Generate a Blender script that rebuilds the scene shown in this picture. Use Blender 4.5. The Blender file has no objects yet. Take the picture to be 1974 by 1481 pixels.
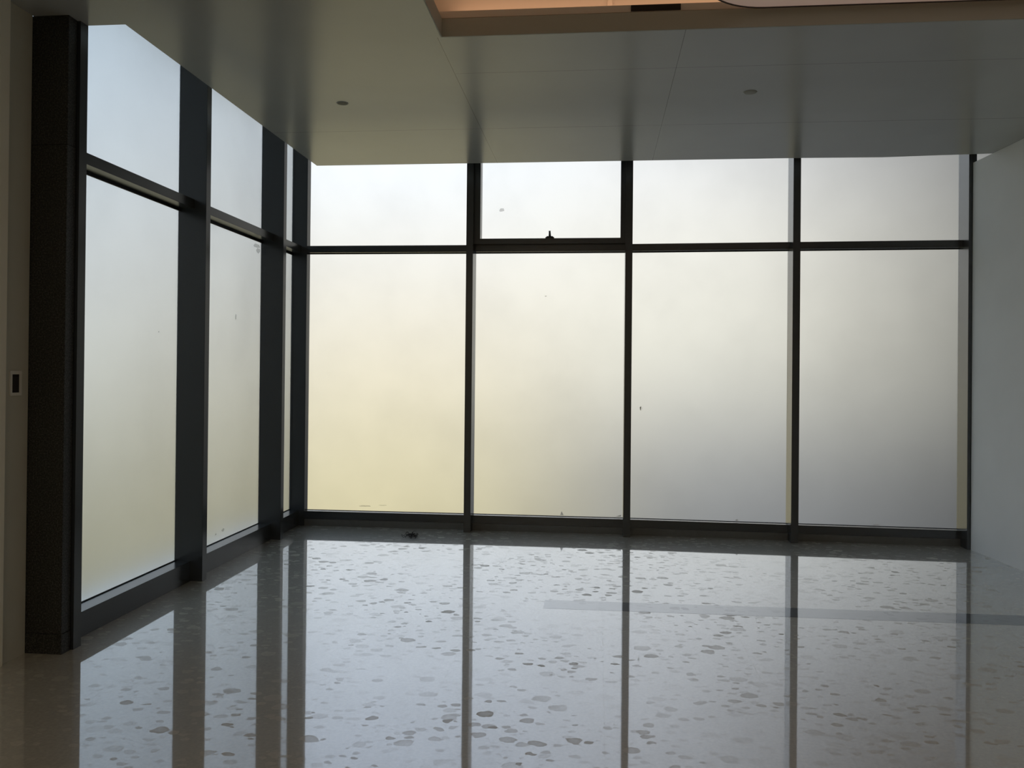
import bpy, bmesh, math, random
from mathutils import Vector, Matrix
random.seed(7)
scene = bpy.context.scene
col = scene.collection

# ------------------------------------------------------------------ camera
F, YAW, PITCH, ROLL = 1601.36, 0.0991, 0.0055, 0.0093
cam_d = bpy.data.cameras.new('camera')
cam = bpy.data.objects.new('camera', cam_d); col.objects.link(cam)
cam_d.sensor_fit = 'HORIZONTAL'; cam_d.sensor_width = 36.0
cam_d.lens = F / 1974 * 36.0
cam_d.shift_x = -6.84 / 1974; cam_d.shift_y = -31.26 / 1974
cam_d.clip_start = 0.05; cam_d.clip_end = 500
fw = Vector((-math.sin(YAW) * math.cos(PITCH), math.cos(YAW) * math.cos(PITCH), math.sin(PITCH)))
rt = Vector((math.cos(YAW), math.sin(YAW), 0)); up = rt.cross(fw)
r2 = math.cos(ROLL) * rt + math.sin(ROLL) * up
u2 = -math.sin(ROLL) * rt + math.cos(ROLL) * up
cam.matrix_world = Matrix(((r2.x, u2.x, -fw.x, 0), (r2.y, u2.y, -fw.y, 0), (r2.z, u2.z, -fw.z, 1.5), (0, 0, 0, 1)))
scene.camera = cam
scene.view_settings.view_transform = 'Standard'
scene.view_settings.look = 'None'
scene.view_settings.exposure = 0.0
scene.view_settings.gamma = 1.0
scene.view_settings.use_curve_mapping = False

# ------------------------------------------------------------------ node helper
class NT:
    def __init__(s, tree): s.t = tree; s.n = tree.nodes; s.l = tree.links
    def new(s, kind, **kw):
        n = s.n.new(kind)
        for k, v in kw.items():
            if k.startswith('i_'):
                n.inputs[k[2:].replace('_', ' ')].default_value = v
            else: setattr(n, k, v)
        return n
    def link(s, a, b): s.l.new(a, b)
    def math(s, op, a, b=None, c=None, clamp=False):
        n = s.n.new('ShaderNodeMath'); n.operation = op; n.use_clamp = clamp
        for i, v in enumerate((a, b, c)):
            if v is None: continue
            if isinstance(v, (int, float)): n.inputs[i].default_value = v
            else: s.l.new(v, n.inputs[i])
        return n.outputs[0]
    def ramp(s, fac, stops, interp='LINEAR'):
        n = s.n.new('ShaderNodeValToRGB'); n.color_ramp.interpolation = interp
        e = n.color_ramp.elements
        while len(e) > 1: e.remove(e[-1])
        e[0].position = stops[0][0]; c = stops[0][1]; e[0].color = (c[0], c[1], c[2], 1)
        for p, c in stops[1:]:
            x = e.new(p); x.color = (c[0], c[1], c[2], 1)
        s.l.new(fac, n.inputs[0]); return n.outputs[0]
    def mix(s, fac, a, b, blend='MIX'):
        n = s.n.new('ShaderNodeMix'); n.data_type = 'RGBA'; n.blend_type = blend
        for sock, v in ((n.inputs[0], fac), (n.inputs[6], a), (n.inputs[7], b)):
            if isinstance(v, (int, float)): sock.default_value = v
            elif isinstance(v, tuple): sock.default_value = (v[0], v[1], v[2], 1)
            else: s.l.new(v, sock)
        return n.outputs[2]
    def maprange(s, v, a, b, c, d, smooth=False):
        n = s.n.new('ShaderNodeMapRange')
        if smooth: n.interpolation_type = 'SMOOTHSTEP'
        s.l.new(v, n.inputs[0])
        for i, x in enumerate((a, b, c, d)): n.inputs[i + 1].default_value = x
        return n.outputs[0]

# ------------------------------------------------------------------ sky and surroundings (by direction)
w = bpy.data.worlds.new('sky'); scene.world = w; w.use_nodes = True
N = NT(w.node_tree); N.n.clear()
tc = N.new('ShaderNodeTexCoord'); sep = N.new('ShaderNodeSeparateXYZ')
N.link(tc.outputs['Generated'], sep.inputs[0])
az = N.math('MULTIPLY', N.math('ARCTAN2', sep.outputs[0], sep.outputs[1]), 57.2958)
el = N.math('MULTIPLY', N.math('ARCSINE', sep.outputs[2]), 57.2958)
elf = N.maprange(el, -90, 90, 0, 1)
def E(d): return (d + 90) / 180.0
# towards the lit, grassy side (left) and towards the shaded side (right)
left = N.ramp(elf, [(E(-60), (.50, .45, .26)), (E(-20), (.66, .57, .31)), (E(-7), (.86, .77, .50)), (E(0), (1.04, .94, .74)),
                    (E(8), (1.08, 1.04, .99)), (E(16), (1.20, 1.27, 1.40)), (E(30), (.98, 1.16, 1.48)), (E(90), (.7, .85, 1.1))])
right = N.ramp(elf, [(E(-60), (.22, .22, .22)), (E(-18), (.18, .19, .21)), (E(-7), (.31, .32, .345)), (E(1), (.98, .95, .85)),
                     (E(8), (1.12, 1.08, .99)), (E(16), (1.05, 1.06, 1.12)), (E(30), (.90, .98, 1.14)), (E(90), (.7, .85, 1.1))])
farleft = N.ramp(elf, [(E(-60), (.24, .24, .17)), (E(-20), (.28, .28, .19)), (E(-9), (.32, .32, .25)), (E(0), (.70, .73, .71)),
                       (E(7), (.82, .87, .92)), (E(14), (.68, .79, .90)), (E(22), (.56, .71, .88)), (E(40), (.5, .66, .85)), (E(90), (.5, .66, .85))])
t1 = N.maprange(az, -14, 6, 0, 1, True)
skyc = N.mix(N.maprange(az, -34, -19, 1, 0, True), N.mix(t1, left, right), farleft)
# falls off towards the far right where a building stands, and a little far left
f1 = N.maprange(az, 5, 32, 1.0, 0.15, True)
f2 = N.math('MULTIPLY', N.maprange(az, -80, -45, 1.6, 1.0, True), N.maprange(az, -150, -105, .12, 1.0, True))
f3 = N.math('SUBTRACT', 1.0, N.math('MULTIPLY', N.maprange(el, 10, 24, 0, 1, True), N.maprange(az, 0, 22, 0, .80, True)))
fac = N.math('MULTIPLY', N.math('MULTIPLY', f1, f2), f3)
mul = N.new('ShaderNodeVectorMath', operation='SCALE')
N.link(skyc, mul.inputs[0]); N.link(fac, mul.inputs['Scale'])
bg = N.new('ShaderNodeBackground', i_Strength=1.0); N.link(mul.outputs[0], bg.inputs[0])
wo = N.new('ShaderNodeOutputWorld'); N.link(bg.outputs[0], wo.inputs[0])

# ------------------------------------------------------------------ measured layout (metres, camera above the origin)
ZC = 3.3576; ZS = 0.1407; ZT1 = 2.6424; ZT2 = 2.7066; ZTOP = 4.0
XF, XG, XM = -2.870, -2.982, -2.784                 # left wall: frame face, glass, fin face
DG, DM, WM = 0.0756, 0.1235, 0.0644
NODE = [(-2.8472, 7.800), (-1.2067, 7.8079), (0.2721, 7.8002), (1.7548, 7.7408), (3.2249, 7.6832), (4.70, 7.63)]
def LX(x, y): return x - 0.0044 * (y - 7.7)
def RX(y): return 3.2126 - 0.0731 * (y - 7.7)

def area(name, loc, rot, sx, sy, power, color):
    l = bpy.data.lights.new(name, 'AREA'); l.shape = 'RECTANGLE'; l.size = sx; l.size_y = sy
    l.energy = power; l.color = color
    o = bpy.data.objects.new(name, l); o.location = loc; o.rotation_euler = rot; col.objects.link(o); return o
# warm LED strips hidden in the ceiling cove (far side and left side)
area('cove_led_strip', (1.3, 4.655, 3.545), (math.radians(180 - 12), 0, 0), 4.3, 0.03, 2.5, (1.0, .54, .30))
area('cove_led_strip', (-1.0, 2.9, 3.545), (math.radians(180), math.radians(-12), 0), 0.03, 3.2, 1.8, (1.0, .54, .30))
# dim warm lamps in the room behind the camera
area('hall_lamp', (-1.2, -1.2, 3.30), (0, 0, 0), 2.0, 1.0, 34, (1.0, .80, .58))

# ------------------------------------------------------------------ materials
def mat(name): 
    m = bpy.data.materials.new(name); m.use_nodes = True
    return m, NT(m.node_tree), m.node_tree.nodes['Principled BSDF']
def simple(name, c, rough=.6, metal=0, ior=1.45, noise=0, scale=20):
    m, T, P = mat(name)
    P.inputs['Roughness'].default_value = rough; P.inputs['Metallic'].default_value = metal; P.inputs['IOR'].default_value = ior
    if noise:
        g = T.new('ShaderNodeNewGeometry'); n = T.new('ShaderNodeTexNoise'); n.inputs['Scale'].default_value = scale
        n.inputs['Detail'].default_value = 5
        T.link(g.outputs['Position'], n.inputs['Vector'])
        lo = tuple(x * (1 - noise) for x in c); hi = tuple(min(1, x * (1 + noise)) for x in c)
        T.link(T.ramp(n.outputs[0], [(.3, lo), (.7, hi)]), P.inputs['Base Color'])
    else: P.inputs['Base Color'].default_value = (*c, 1)
    return m
M = {}
M['metal'] = simple('dark_powder_coated_metal', (.030, .036, .041), .24, 0, 1.85)
M['metal_warm'] = simple('plinth_metal', (.14, .14, .13), .38, 0, 1.5, noise=.06, scale=30)
M['gasket'] = simple('black_rubber', (.012, .012, .012), .5)
M['handle'] = simple('black_handle', (.015, .015, .016), .4)
M['paint'] = simple('white_wall_paint', (.84, .85, .85), .62, noise=.02, scale=3)
M['paint_left'] = simple('cream_wall_paint', (.58, .565, .47), .55, noise=.02, scale=3)
M['pale_trim'] = simple('pale_trim_paint', (.88, .84, .70), .4)
M['cove'] = simple('cove_paint', (.74, .70, .64), .7)
M['fascia'] = simple('fascia_paint', (.42, .43, .38), .7)
M['rim'] = simple('dark_rim', (.05, .04, .035), .5)
M['dirt'] = simple('dark_debris', (.015, .016, .018), .9)
M['white_ring'] = simple('downlight_ring', (.32, .33, .31), .5)
M['lens'] = simple('downlight_recess', (.07, .075, .07), .5)
M['plate'] = simple('switch_plate', (.78, .76, .68), .35)
M['socket'] = simple('switch_recess', (.03, .026, .025), .6)
M['slot'] = simple('vent_slot', (.015, .012, .012), .6)

# dark speckled granite
m, T, P = mat('dark_granite'); g = T.new('ShaderNodeNewGeometry')
v = T.new('ShaderNodeTexNoise'); v.inputs['Scale'].default_value = 130; v.inputs['Detail'].default_value = 6
T.link(g.outputs['Position'], v.inputs['Vector'])
T.link(T.ramp(v.outputs[0], [(.36, (.004, .004, .004)), (.50, (.022, .022, .019)), (.68, (.08, .08, .07))]), P.inputs['Base Color'])
P.inputs['Roughness'].default_value = .45; M['granite'] = m

# satin ceiling board with hairline joints
m, T, P = mat('satin_ceiling_board'); g = T.new('ShaderNodeNewGeometry'); s = T.new('ShaderNodeSeparateXYZ')
T.link(g.outputs['Position'], s.inputs[0])
def near(sock, v0, wd): return T.math('LESS_THAN', T.math('ABSOLUTE', T.math('SUBTRACT', sock, v0)), wd)
xr = T.math('GREATER_THAN', s.outputs[0], -0.9)
j = near(s.outputs[0], 0.455, .0018)
j = T.math('MAXIMUM', j, T.math('MULTIPLY', near(s.outputs[0], -0.905, .0016), T.math('GREATER_THAN', s.outputs[1], 4.54)))
j = T.math('MAXIMUM', j, near(s.outputs[1], 6.272, .0022))
j = T.math('MAXIMUM', j, T.math('MULTIPLY', near(s.outputs[1], 5.10, .0016), xr))
n = T.new('ShaderNodeTexNoise'); n.inputs['Scale'].default_value = 1.3; n.inputs['Detail'].default_value = 3
T.link(g.outputs['Position'], n.inputs['Vector'])
c0 = T.ramp(n.outputs[0], [(.3, (.42, .44, .445)), (.7, (.46, .48, .485))])
T.link(T.mix(T.math('MULTIPLY', j, .75), c0, (.08, .08, .07)), P.inputs['Base Color'])
P.inputs['Roughness'].default_value = .22; P.inputs['IOR'].default_value = 1.6
M['ceiling'] = m

# polished terrazzo with large stone flakes
def terrazzo(name, base, chips=True, joints=True):
    m = bpy.data.materials.new(name); m.use_nodes = True; T = NT(m.node_tree); T.n.clear()
    g = T.new('ShaderNodeNewGeometry')
    dn = T.new('ShaderNodeTexNoise'); dn.inputs['Scale'].default_value = 24; dn.inputs['Detail'].default_value = 4
    T.link(g.outputs['Position'], dn.inputs['Vector'])
    off = T.new('ShaderNodeVectorMath', operation='SCALE'); sb = T.new('ShaderNodeVectorMath', operation='SUBTRACT')
    T.link(dn.outputs['Color'], sb.inputs[0]); sb.inputs[1].default_value = (.5, .5, .5)
    T.link(sb.outputs[0], off.inputs[0]); off.inputs['Scale'].default_value = .040
    ad = T.new('ShaderNodeVectorMath', operation='ADD'); T.link(g.outputs['Position'], ad.inputs[0]); T.link(off.outputs[0], ad.inputs[1])
    def layer(scale, rot, sx, sy, rmin, rmax, keep):
        mp = T.new('ShaderNodeMapping'); mp.inputs['Rotation'].default_value = (0, 0, rot); mp.inputs['Scale'].default_value = (sx, sy, 1)
        T.link(ad.outputs[0], mp.inputs['Vector'])
        vo = T.new('ShaderNodeTexVoronoi'); vo.voronoi_dimensions = '2D'; vo.inputs['Scale'].default_value = scale
        vo.inputs['Randomness'].default_value = 1.0; vo.distance = 'EUCLIDEAN'
        T.link(mp.outputs[0], vo.inputs['Vector'])
        sc = T.new('ShaderNodeSeparateColor'); T.link(vo.outputs['Color'], sc.inputs[0])
        rad = T.maprange(sc.outputs[0], 0, 1, rmin, rmax)
        inside = T.math('SUBTRACT', rad, vo.outputs['Distance'])
        a = T.maprange(inside, 0.0, .03, 0, 1)
        k = T.math('LESS_THAN', sc.outputs[1], keep)
        strength = T.maprange(T.math('POWER', sc.outputs[2], 1.4), 0, 1, .25, 1.1)
        core = T.maprange(inside, 0.0, .16, 1.0, .72)       # flake edges show most
        return T.math('MULTIPLY', T.math('MULTIPLY', T.math('MULTIPLY', a, k), strength), core)
    la = layer(8.3, .35, 1.0, 1.30, .10, .40, .42)
    lb = layer(13, -.5, 1.0, 1.5, .12, .40, .45)
    lc = layer(30, 1.1, 1.0, 1.5, .12, .34, .35)
    chip = T.math('MAXIMUM', T.math('MAXIMUM', la, lb), T.math('MULTIPLY', lc, .3), clamp=True)
    # patches richer or poorer in flakes
    pn = T.new('ShaderNodeTexNoise'); pn.inputs['Scale'].default_value = 1.1; pn.inputs['Detail'].default_value = 2
    T.link(g.outputs['Position'], pn.inputs['Vector'])
    chip = T.math('MULTIPLY', chip, T.maprange(pn.outputs[0], .38, .58, .18, 1.0))
    if not chips: chip = T.math('MULTIPLY', chip, 0.25)
    fine = T.new('ShaderNodeTexNoise'); fine.inputs['Scale'].default_value = 60; fine.inputs['Detail'].default_value = 4
    T.link(g.outputs['Position'], fine.inputs['Vector'])
    lo = tuple(x * .93 for x in base); hi = tuple(x * 1.07 for x in base)
    bc = T.ramp(fine.outputs[0], [(.35, lo), (.65, hi)])
    bc = T.mix(T.math('MULTIPLY', chip, .55), bc, (.52, .50, .45) if chips else (.1, .1, .09))
    s = T.new('ShaderNodeSeparateXYZ'); T.link(g.outputs['Position'], s.inputs[0])
    dif = T.new('ShaderNodeBsdfDiffuse'); 
    # gentle waviness of the hand-ground surface
    wn = T.new('ShaderNodeTexNoise'); wn.inputs['Scale'].default_value = 5.0; wn.inputs['Detail'].default_value = 2
    T.link(g.outputs['Position'], wn.inputs['Vector'])
    bp = T.new('ShaderNodeBump'); bp.inputs['Strength'].default_value = .12; bp.inputs['Distance'].default_value = .0006
    T.link(wn.outputs[0], bp.inputs['Height'])
    glo = T.new('ShaderNodeBsdfGlossy'); glo.inputs['Roughness'].default_value = .035
    glo.inputs['Color'].default_value = (.93, .96, 1.0, 1); T.link(bp.outputs[0], glo.inputs['Normal'])
    lw = T.new('ShaderNodeLayerWeight'); lw.inputs['Blend'].default_value = .5
    sch = T.math('POWER', lw.outputs['Facing'], 3.0)
    fr = T.math('ADD', T.math('MULTIPLY', sch, 1.10), .14, clamp=True)
    if not chips: fr = T.math('MULTIPLY', fr, .88)
    dull = T.math('SUBTRACT', 1.0, T.math('MULTIPLY', chip, .90))
    if joints:
        jx = T.math('ABSOLUTE', T.math('SUBTRACT', T.math('FRACT', T.math('DIVIDE', T.math('ADD', s.outputs[0], 100.322 - .001), .772)), 0.5))
        jl = T.math('GREATER_THAN', jx, .4985)
        jn = T.maprange(fine.outputs[0], .45, .6, 0, 1)
        dull = T.math('MULTIPLY', dull, T.math('SUBTRACT', 1.0, T.math('MULTIPLY', T.math('MULTIPLY', jl, jn), .35)))
    T.link(bc, dif.inputs['Color'])
    haze = T.new('ShaderNodeBsdfGlossy'); haze.inputs['Roughness'].default_value = .32      # worn polish
    haze.inputs['Color'].default_value = (.93, .96, 1.0, 1)
    gm = T.new('ShaderNodeMixShader'); gm.inputs[0].default_value = .13
    T.link(glo.outputs[0], gm.inputs[1]); T.link(haze.outputs[0], gm.inputs[2])
    mx = T.new('ShaderNodeMixShader'); T.link(T.math('MULTIPLY', fr, dull), mx.inputs[0])
    T.link(dif.outputs[0], mx.inputs[1]); T.link(gm.outputs[0], mx.inputs[2])
    o = T.new('ShaderNodeOutputMaterial'); T.link(mx.outputs[0], o.inputs[0]); return m
M['floor'] = terrazzo('polished_terrazzo', (.61, .58, .50))
M['inlay'] = terrazzo('dark_polished_inlay', (.06, .06, .06), chips=False, joints=False)

# frosted film on glass
def frosted(name, tint, rough):
    m = bpy.data.materials.new(name); m.use_nodes = True; T = NT(m.node_tree); T.n.clear()
    g = T.new('ShaderNodeNewGeometry')
    n = T.new('ShaderNodeTexNoise'); n.inputs['Scale'].default_value = 1.6; n.inputs['Detail'].default_value = 6; n.inputs['Roughness'].default_value = .6
    T.link(g.outputs['Position'], n.inputs['Vector'])
    c = T.ramp(n.outputs[0], [(.30, tuple(x * .965 for x in tint)), (.62, tint)])
    r = T.new('ShaderNodeBsdfGlass'); r.inputs['IOR'].default_value = 1.45; r.inputs['Roughness'].default_value = rough
    r.distribution = 'MULTI_GGX'
    T.link(c, r.inputs['Color'])
    tr = T.new('ShaderNodeBsdfTranslucent'); T.link(c, tr.inputs[0])
    o = T.new('ShaderNodeOutputMaterial'); T.link(r.outputs[0], o.inputs[0]); return m
M['glass'] = frosted('frosted_film_glass', (.97, .98, .97), .30)
M['smudge'] = simple('grey_smudge', (.30, .30, .27), .8)
M['smudge'].node_tree.nodes['Principled BSDF'].inputs['Alpha'].default_value = .22
M['film'] = simple('white_film_scrap', (.9, .9, .9), .6)
_p = M['film'].node_tree.nodes['Principled BSDF']; _p.inputs['Transmission Weight'].default_value = .6

# softly glowing stretched light panel and its glow
m, T, P = mat('glowing_membrane'); P.inputs['Base Color'].default_value = (.55, .50, .46, 1); P.inputs['Roughness'].default_value = .5
P.inputs['Emission Color'].default_value = (1.0, .66, .52, 1); P.inputs['Emission Strength'].default_value = .15; M['membrane'] = m

# ------------------------------------------------------------------ mesh helpers
def prism(bm, poly, z0, z1):
    a = [bm.verts.new((x, y, z0)) for x, y in poly]; b = [bm.verts.new((x, y, z1)) for x, y in poly]
    n = len(poly)
    bm.faces.new(a[::-1]); bm.faces.new(b)
    for i in range(n): bm.faces.new((a[i], a[(i + 1) % n], b[(i + 1) % n], b[i]))
def box(bm, x0, x1, y0, y1, z0, z1): prism(bm, [(x0, y0), (x1, y0), (x1, y1), (x0, y1)], z0, z1)
def tube(bm, pts, r, seg=8):
    rings = []
    for i, p in enumerate(pts):
        p = Vector(p); d = (Vector(pts[min(i + 1, len(pts) - 1)]) - Vector(pts[max(i - 1, 0)])).normalized()
        a = d.orthogonal().normalized(); b = d.cross(a); rr = r[i] if isinstance(r, (list, tuple)) else r
        rings.append([bm.verts.new(p + rr * (math.cos(t) * a + math.sin(t) * b)) for t in [2 * math.pi * k / seg for k in range(seg)]])
    for A, B in zip(rings, rings[1:]):
        for k in range(seg): bm.faces.new((A[k], A[(k + 1) % seg], B[(k + 1) % seg], B[k]))
    bm.faces.new(rings[0][::-1]); bm.faces.new(rings[-1])
def lathe(bm, prof, c=(0, 0, 0), seg=32):
    rings = [[bm.verts.new((c[0] + r * math.cos(2 * math.pi * k / seg), c[1] + r * math.sin(2 * math.pi * k / seg), c[2] + z)) for k in range(seg)] for r, z in prof]
    for A, B in zip(rings, rings[1:]):
        for k in range(seg): bm.faces.new((A[k], A[(k + 1) % seg], B[(k + 1) % seg], B[k]))
    bm.faces.new(rings[0][::-1]); bm.faces.new(rings[-1])
def make(name, fn, material, parent=None, bevel=0, smooth=False):
    bm = bmesh.new(); fn(bm)
    bmesh.ops.recalc_face_normals(bm, faces=bm.faces)
    if bevel:
        bmesh.ops.bevel(bm, geom=list(bm.edges), offset=bevel, segments=2, affect='EDGES', clamp_overlap=True)
    me = bpy.data.meshes.new(name); bm.to_mesh(me); bm.free(); me.materials.append(M[material])
    if smooth:
        for p in me.polygons: p.use_smooth = True
    o = bpy.data.objects.new(name, me); col.objects.link(o)
    if parent: o.parent = parent
    return o
def empty(name): o = bpy.data.objects.new(name, None); col.objects.link(o); return o
def tag(o, label, cat, group=None, kind=None):
    o['label'] = label; o['category'] = cat
    if group: o['group'] = group
    if kind: o['kind'] = kind
    return o

# ------------------------------------------------------------------ floor
def floor_fn(bm): box(bm, -3.4, 5.2, -4.2, 8.05, -.12, 0)
tag(make('floor', floor_fn, 'floor'), 'polished beige terrazzo floor with large stone flakes mirroring the frosted windows', 'floor', kind='structure')
def strip_fn(bm):
    x1 = RX(5.39); prism(bm, [(-.335, 5.285), (RX(5.31), 5.305), (RX(5.53), 5.53), (-.335, 5.485)], -.02, .0004)
tag(make('trim_1', strip_fn, 'inlay'), 'dark stone strip set flush across the terrazzo towards the right wall', 'floor strip', kind='structure')

# ------------------------------------------------------------------ walls
wl = make('wall_left', lambda bm: box(bm, -3.25, -2.983, -4.2, 4.095, 0, 4.1), 'paint_left')
tag(wl, 'dim cream painted wall at the left edge beside the dark stone column', 'wall', kind='structure')
def jamb(bm): box(bm, -2.983, -2.962, 3.2, 3.905, 0.0, ZC)
tag(make('trim_2', jamb, 'pale_trim', bevel=.002), 'pale vertical trim on the cream wall at the far left edge of the photo', 'trim', kind='structure')
def wr(bm):
    y0, y1 = -4.2, 7.555
    prism(bm, [(RX(y0), y0), (RX(y0) + .25, y0), (RX(y1) + .25, y1), (RX(y1), y1)], 0, ZC - .001)
tag(make('wall_right', wr, 'paint'), 'plain pale painted wall closing the room on the right', 'wall', kind='structure')
tag(make('wall_back', lambda bm: box(bm, -3.25, 5.2, -4.4, -4.2, 0, 4.1), 'paint_left'), 'plain wall of the hall behind the viewer', 'wall', kind='structure')
def wo_(bm):   # outer wall right of the last bay and the upper part above the right wall's far side
    box(bm, 4.75, 5.0, -4.2, 8.0, 0, 4.1)
tag(make('wall_outer', wo_, 'paint'), 'outer wall beyond the white partition, mostly hidden', 'wall', kind='structure')

# ------------------------------------------------------------------ ceiling with cove opening
OX0, OX1, OY0, OY1 = -.885, 2.75, 1.2, 4.538
def ceil_fn(bm):
    z0, z1 = ZC, 3.458
    S0, S1, S2, S3 = (-2.554, 7.308), (1.672, 7.303), (2.384, 7.324), (3.203, 7.259)
    prism(bm, [(-2.983, -4.2), (OX0, -4.2), (OX0, 4.239), (-2.983, 4.239)], z0, z1)
    prism(bm, [(-2.554, 4.239), (OX0, 4.239), (OX0, 7.3072), S0], z0, z1)
    prism(bm, [(OX0, OY1), (OX1, OY1), (OX1, 7.2923), S2, S1, (OX0, 7.3072)], z0, z1)
    prism(bm, [(OX1, -4.2), (4.74, -4.2), (4.74, 7.16), S3, (OX1, 7.2923)], z0, z1)
    prism(bm, [(OX0, -4.2), (OX1, -4.2), (OX1, OY0), (OX0, OY0)], z0, z1)
tag(make('ceiling', ceil_fn, 'ceiling'), 'satin grey-white dropped ceiling hanging short of the window walls', 'ceiling', kind='structure')
def fascia_fn(bm):
    t = .006
    box(bm, OX0, OX1, OY1 - t, OY1 + .0, ZC + .0005, 3.458)
    box(bm, OX0, OX0 + t, OY0, OY1 - t, ZC + .0005, 3.458)
tag(make('trim_3', fascia_fn, 'fascia'), 'brownish vertical edge board around the ceiling recess', 'trim', kind='structure')
def lip_fn(bm):
    box(bm, OX0 - .03, OX1, OY1 + .025, OY1 + .06, 3.474, 3.512)
    box(bm, OX0 - .06, OX0 - .025, OY0, OY1 + .06, 3.474, 3.512)
tag(make('trim_4', lip_fn, 'cove'), 'slim pale lip above the brown edge board inside the ceiling recess', 'trim', kind='structure')
def cove_fn(bm):
    z0, z1 = 3.4585, 3.86
    box(bm, OX0 - .3, OX1 + .2, OY1 + .21, OY1 + .25, z0, z1)      # far glowing face
    box(bm, OX0 - .3, OX0 - .24, OY0 - .2, OY1 + .21, z0, z1)
    box(bm, OX1 + .14, OX1 + .2, OY0 - .2, OY1 + .21, z0, z1)
    box(bm, OX0 - .3, OX1 + .2, OY0 - .24, OY0 - .2, z0, z1)
    box(bm, OX0 - .3, OX1 + .2, OY0 - .24, OY1 + .25, z1, z1 + .04)
tag(make('trim_5', cove_fn, 'cove'), 'cove box of the ceiling recess washed with warm orange light', 'ceiling recess', kind='structure')
def post_fn(bm): box(bm, .035, .062, OY1 + .195, OY1 + .212, 3.52, 3.86)
tag(make('trim_6', post_fn, 'cove'), 'narrow bright upright batten on the warm-lit face of the recess', 'trim', kind='structure')
tag(make('sky_block_slab', lambda bm: box(bm, -3.4, 5.2, -4.4, 8.1, 4.1, 4.3), 'paint'), 'unseen slab added above the dropped ceiling to block the sky light', 'light-blocking slab', kind='structure')  # unseen slab, added to stop sky light entering from above the ceiling void

# vent slot in the recess lip
vent = make('air_vent', lambda bm: box(bm, .161, .429, OY1 + .018, OY1 + .024, 3.476, 3.508), 'slot')
tag(vent, 'black slot air vent in the lip of the warm ceiling recess', 'vent')

# glowing suspended panel with rounded corner and dark rim
def rr(x0, x1, y0, y1, r, n=12):
    pts = []
    for cx, cy, a0 in ((x1 - r, y1 - r, 0), (x0 + r, y1 - r, 90), (x0 + r, y0 + r, 180), (x1 - r, y0 + r, 270)):
        for k in range(n + 1):
            a = math.radians(a0 + 90 * k / n); pts.append((cx + r * math.cos(a), cy + r * math.sin(a)))
    return pts
pan = empty('light_panel'); pan.location = (1.6, 3.2, 3.44)
def pshift(fn):
    def g(bm):
        fn(bm); bmesh.ops.translate(bm, verts=bm.verts, vec=(-1.6, -3.2, -3.44))
    return g
make('panel', pshift(lambda bm: prism(bm, rr(.52, 2.68, 1.6, 4.482, .34), 3.442, 3.47)), 'membrane', pan)
def rim_fn(bm):
    o_ = rr(.512, 2.688, 1.592, 4.490, .348); i_ = rr(.521, 2.679, 1.601, 4.481, .339); n_ = len(o_)
    z0, z1 = 3.438, 3.474
    A = [bm.verts.new((*p, z0)) for p in o_]; B = [bm.verts.new((*p, z1)) for p in o_]
    C = [bm.verts.new((*p, z0)) for p in i_]; D = [bm.verts.new((*p, z1)) for p in i_]
    for k in range(n_):
        q = (k + 1) % n_
        bm.faces.new((A[k], A[q], B[q], B[k])); bm.faces.new((C[k], C[q], D[q], D[k]))
        bm.faces.new((A[k], A[q], C[q], C[k])); bm.faces.new((B[k], B[q], D[q], D[k]))
make('rim', pshift(rim_fn), 'rim', pan)
for hx, hy in ((1.0, 2.0), (2.2, 2.0), (1.0, 4.1), (2.2, 4.1)):
    make('hanger', pshift(lambda bm: tube(bm, [(hx, hy, 3.47), (hx, hy, 3.862)], .004)), 'rim', pan)
tag(pan, 'pinkish glowing ceiling panel with rounded corner and thin dark rim', 'light panel')

# downlights
def downlight(x, y, r, label, tone):
    t = empty('downlight'); t.location = (x, y, ZC)
    make('trim_ring', lambda bm: lathe(bm, [(r * .80, -.0005), (r * .84, -.004), (r, -.003), (r * 1.02, 0)], seg=36), 'white_ring' , t, smooth=False)
    make('lens', lambda bm: lathe(bm, [(r * .5, -.0050), (r * .78, -.0046), (r * .82, -.0030)], seg=36), tone, t)
    tag(t, label, 'ceiling light', 'small round fittings in the ceiling'); return t
downlight(-1.782, 5.607, .040, 'small dark round ceiling fitting above the left part of the windows', 'lens')
downlight(.980, 5.578, .043, 'small pale round ceiling fitting right of the middle joint', 'white_ring')

# ------------------------------------------------------------------ stone column and fins
cl = empty('column'); cl.location = (-2.99, 4.137, 0)
def cb(z0, z1, e=0): return lambda bm: box(bm, -.21 - e, .206 + e, -.037 - e, .037, z0, z1)
make('base', cb(0, .105, .0015), 'granite', cl, bevel=.0015)
make('shaft', cb(.107, 2.675), 'granite', cl, bevel=.0015)
make('upper_block', cb(2.677, ZC - .0005), 'granite', cl, bevel=.0015)
tag(cl, 'dark speckled granite column standing floor to ceiling at the left', 'column')

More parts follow.
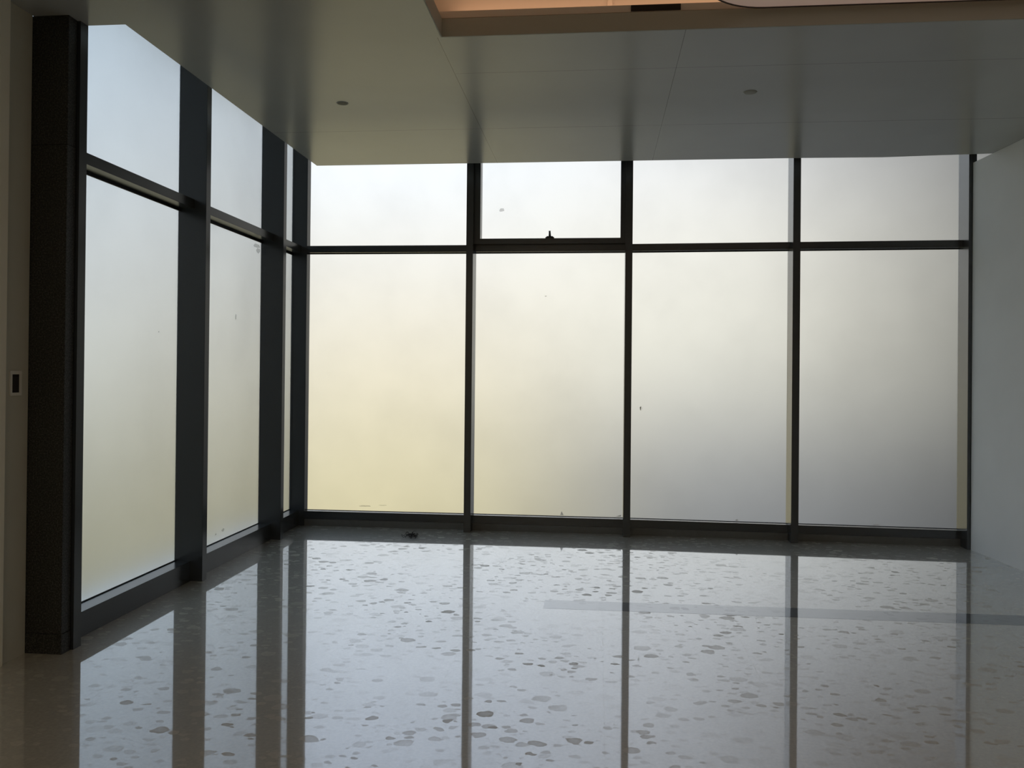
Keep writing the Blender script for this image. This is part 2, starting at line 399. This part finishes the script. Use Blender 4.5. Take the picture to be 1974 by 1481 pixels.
def fin(idx, y0, label):
    o = make(f'trim_{idx}', lambda bm: box(bm, LX(XG, y0) - .014, LX(XM, y0), y0, y0 + .0677, 0, ZTOP + .1), 'metal', bevel=.0015)
    return tag(o, label, 'mullion', kind='structure')
fin(7, 4.1775, 'dark metal upright tucked against the granite column')
fin(8, 5.6372, 'deep dark metal upright between the two wide left-hand windows')
fin(9, 7.1078, 'deep dark metal upright nearest the corner on the left-hand side')
labs = ['dark corner post where the left and far window walls meet', 'dark metal upright left of the opening upper sash',
        'dark metal upright right of the opening upper sash', 'dark metal upright left of the last greyish window',
        'dark metal upright against the right-hand white wall']
for i, (x, y) in enumerate(NODE[:5]):
    dm = DM if i else .003
    o = make(f'trim_{10 + i}', lambda bm: box(bm, x - WM / 2 + (0 if i else .004), x + WM / 2, y - dm, y + DG + .016, 0, ZTOP + .1), 'metal', bevel=.0015)
    tag(o, labs[i], 'mullion', kind='structure')
def infill(bm): box(bm, -2.975, -2.872, 7.868, 7.90, 0, ZTOP + .1)
tag(make('trim_15', infill, 'metal'), 'narrow dark infill panel in the window corner', 'trim', kind='structure')
tag(make('trim_16', lambda bm: box(bm, -2.998, -2.972, 7.864, 7.95, 0, ZTOP + .1), 'metal'), 'hidden outer corner bracket of the window walls', 'trim', kind='structure')

# ------------------------------------------------------------------ windows
def seg(A, B, d0, d1):          # footprint along A-B, offset d0..d1 outwards
    ax, ay = A; bx, by = B; t = Vector((bx - ax, by - ay)).normalized(); n = Vector((-t.y, t.x))
    return [(ax + n.x * d0, ay + n.y * d0), (bx + n.x * d0, by + n.y * d0), (bx + n.x * d1, by + n.y * d1), (ax + n.x * d1, ay + n.y * d1)]
def window(idx, A, B, dg, label, sash=False, plinth=True):
    """A,B: inner face of sill and transom at both ends; dg: distance back to the glass"""
    g = 0.0
    W = empty(f'window_{idx}'); tag(W, label, 'window', kind='structure')
    c = Vector(((A[0] + B[0]) / 2, (A[1] + B[1]) / 2, 0)); W.location = c
    def sh(fn):
        def h(bm): fn(bm); bmesh.ops.translate(bm, verts=bm.verts, vec=-c)
        return h
    def p(nm, d0, d1, z0, z1, m_, bev=0, par=W, a=A, b=B):
        return make(nm, sh(lambda bm: prism(bm, seg(a, b, d0, d1), z0, z1)), m_, par, bevel=bev)
    if plinth:
        p('sill', 0, dg + .014, .066, ZS, 'metal', .001)
        p('plinth', .004, dg + .014, 0, .0635, 'metal_warm', .001)
    else:
        p('sill', 0, dg + .014, 0, ZS, 'metal', .001)
    p('transom', 0, dg + .014, ZT1, ZT2, 'metal', .001)
    t = (Vector(B) - Vector(A)).normalized() * .022        # panes run into the glazing pockets of the uprights
    A2 = (A[0] - t.x, A[1] - t.y); B2 = (B[0] + t.x, B[1] + t.y)
    p('lower_pane', dg + .004, dg + .012, ZS - .02, ZT1 + .02, 'glass', a=A2, b=B2)
    p('upper_pane', dg + .004, dg + .012, ZT2 - .02, ZTOP + .1, 'glass', a=A2, b=B2)
    k = make('gasket', sh(lambda bm: (prism(bm, seg(A, B, dg - .002, dg + .0035), ZS, ZS + (.004 if plinth else .006)), prism(bm, seg(A, B, dg - .008, dg + .0035), ZT1 - (.008 if plinth else .017), ZT1))), 'gasket', W)
    return W, sh
hw = WM / 2
def bay(i):
    (ax, ay), (bx, by) = NODE[i], NODE[i + 1]
    f = lambda x: ay + (by - ay) * (x - ax) / (bx - ax)
    return (ax + hw, f(ax + hw)), (bx - hw, f(bx - hw))
W1, sh1 = window(1, *bay(0), DG, 'bright frosted window bay in the corner, yellowish at its foot')
W2, sh2 = window(2, *bay(1), DG, 'frosted window bay with an opening upper sash and small handle')
W3, sh3 = window(3, *bay(2), DG, 'frosted window bay third along the far side, with a flaked film spot')
W4, sh4 = window(4, *bay(3), DG, 'greyish frosted window bay beside the right-hand wall')
W5, sh5 = window(5, *bay(4), DG, 'sliver of frosted window seen over the end of the right wall')
dgl = XF - XG
def lbay(y0, y1): return (LX(XF, y0), y0), (LX(XF, y1), y1)
W6, sh6 = window(6, *lbay(4.2455, 5.6370), dgl, 'tall frosted window nearest the granite column on the left', plinth=False)
W7, sh7 = window(7, *lbay(5.7052, 7.1075), dgl, 'second tall frosted window on the left, between two deep uprights', plinth=False)
window(8, *lbay(7.1758, 7.866), dgl, 'narrow strip of frosted window on the left next to the corner', plinth=False)

# opening sash in window 2
a, b = bay(1)
def sash(bm):
    y0, y1 = 7.745, 7.872; z0 = ZT2; z1 = ZTOP + .1; zr = ZT2 + .050
    box(bm, a[0], a[0] + .058, y0, y1, z0, z1); box(bm, b[0] - .044, b[0], y0, y1, z0, z1)
    box(bm, a[0] + .058, b[0] - .044, y0, y1, z0, zr)
S = make('sash', sh2(sash), 'metal', W2)
def hnd(bm):
    z = ZT2 + .050; x, y = -.461, 7.76
    prism(bm, [(x - .040, y - .014), (x + .040, y - .014), (x + .040, y + .014), (x - .040, y + .014)], z, z + .012)
    prism(bm, [(x - .030, y - .012), (x + .030, y - .012), (x + .030, y + .012), (x - .030, y + .012)], z + .012, z + .020)
    tube(bm, [(x, y, z + .016), (x, y - .004, z + .040), (x - .001, y - .008, z + .062), (x - .001, y - .010, z + .070)], [.012, .010, .0085, .0105], 10)
make('handle', sh2(hnd), 'handle', S, bevel=0)

# scraps where the film has torn
def scrap(par, sh, tris, y):
    def f(bm):
        for t in tris:
            prism_pts = [(x, z) for x, z in t]
            A_ = [bm.verts.new((x, y, z)) for x, z in prism_pts]; B_ = [bm.verts.new((x, y - .0015, z)) for x, z in prism_pts]
            n_ = len(t); bm.faces.new(A_); bm.faces.new(B_[::-1])
            for k in range(n_): bm.faces.new((A_[k], A_[(k + 1) % n_], B_[(k + 1) % n_], B_[k]))
    return make('torn_film', sh(f), 'film', par)
scrap(W2, sh2, [[(-.345, .152), (-.312, .152), (-.332, .190)], [(.175, .152), (.226, .152), (.226, .170)]], 7.875)
scrap(W3, sh3, [[(1.265, .150), (1.300, .150), (1.286, .166)]], 7.832)
scrap(W4, sh4, [[(2.470, .150), (2.535, .150), (2.52, .160), (2.49, .158)]], 7.782)
def flake(bm):
    for pts in ([(.392, 1.185), (.404, 1.192), (.400, 1.150), (.394, 1.165)], [(.407, 1.190), (.412, 1.172), (.402, 1.145), (.409, 1.170)]):
        A_ = [bm.verts.new((x, 7.868, z)) for x, z in pts]; B_ = [bm.verts.new((x, 7.864, z)) for x, z in pts]
        bm.faces.new(A_); bm.faces.new(B_[::-1])
        for k in range(4): bm.faces.new((A_[k], A_[(k + 1) % 4], B_[(k + 1) % 4], B_[k]))
make('film_flake', sh3(flake), 'plate', W3)

# grey smudges and scratches on the frosted film
def smudge(par, sh, blobs, left=True):
    for k, (u, z, ru, rz) in enumerate(blobs):
        def f(bm):
            rnd = random.Random(11 + k); n_ = 14; R_ = [rnd.uniform(.55, 1.0) for _ in range(n_)]
            pts = [(u + ru * R_[i] * math.cos(6.2832 * i / n_), z + rz * R_[i] * math.sin(6.2832 * i / n_)) for i in range(n_)]
            q = []
            for d in (.0010, .0030):
                if left: q.append([bm.verts.new((LX(XG, p[0]) - d, p[0], p[1])) for p in pts])
                else: q.append([bm.verts.new((p[0], 7.876 + d, p[1])) for p in pts])
            bm.faces.new(q[0]); bm.faces.new(q[1][::-1])
            for i in range(n_): bm.faces.new((q[0][i], q[0][(i + 1) % n_], q[1][(i + 1) % n_], q[1][i]))
        make('smudge', sh(f), 'smudge', par)
smudge(W7, sh7, [(7.00, 2.585, .085, .022), (7.035, 2.55, .05, .03), (6.59, 1.935, .012, .03), (6.397, .215, .03, .014), (6.27, .205, .012, .008)])
smudge(W6, sh6, [(5.377, 1.753, .006, .006), (4.9, 2.66, .02, .012)])
smudge(W1, sh1, [(-2.24, .190, .075, .008), (-2.06, .201, .05, .004)], left=False)
smudge(W2, sh2, [(-.93, 3.05, .03, .022), (-.501, 2.227, .012, .007)], left=False)

# ------------------------------------------------------------------ wall switch box
sw = empty('wall_switch'); sw.location = (-2.983, 3.996, 1.42)
def plate(bm):
    y0, y1, z0, z1 = -.042, .042, -.0635, .0635; a_, b_, c_, d_ = -.028, .028, -.048, .046
    for q in ((y0, a_, z0, z1), (b_, y1, z0, z1), (a_, b_, z0, c_), (a_, b_, d_, z1)):
        box(bm, .0003, .007, q[0], q[1], q[2], q[3])
make('plate', plate, 'plate', sw)
make('recess', lambda bm: box(bm, .0003, .002, -.028, .028, -.048, .046), 'slot', sw)
make('socket', lambda bm: box(bm, .002, .005, -.024, .024, -.036, .032), 'socket', sw, bevel=.001)
tag(sw, 'small recessed wall switch box on the cream wall beside the column', 'switch')

# ------------------------------------------------------------------ tangle of debris on the floor
def tangle(bm):
    rnd = random.Random(3)
    for k in range(26):
        x, y = rnd.gauss(0, .024), rnd.gauss(0, .045); a_ = rnd.uniform(0, 6.28); pts = []
        for s_ in range(6):
            pts.append((x, y, .004 + .026 * math.sin(s_ * .6 + k * .7) ** 2)); a_ += rnd.uniform(-.9, .9)
            x += .013 * math.cos(a_); y += .020 * math.sin(a_)
        tube(bm, pts, .0018, 5)
db = make('debris', tangle, 'dirt'); db.location = (-1.66, 7.40, 0)
tag(db, 'small dark tangle of debris on the floor below the corner window', 'debris')
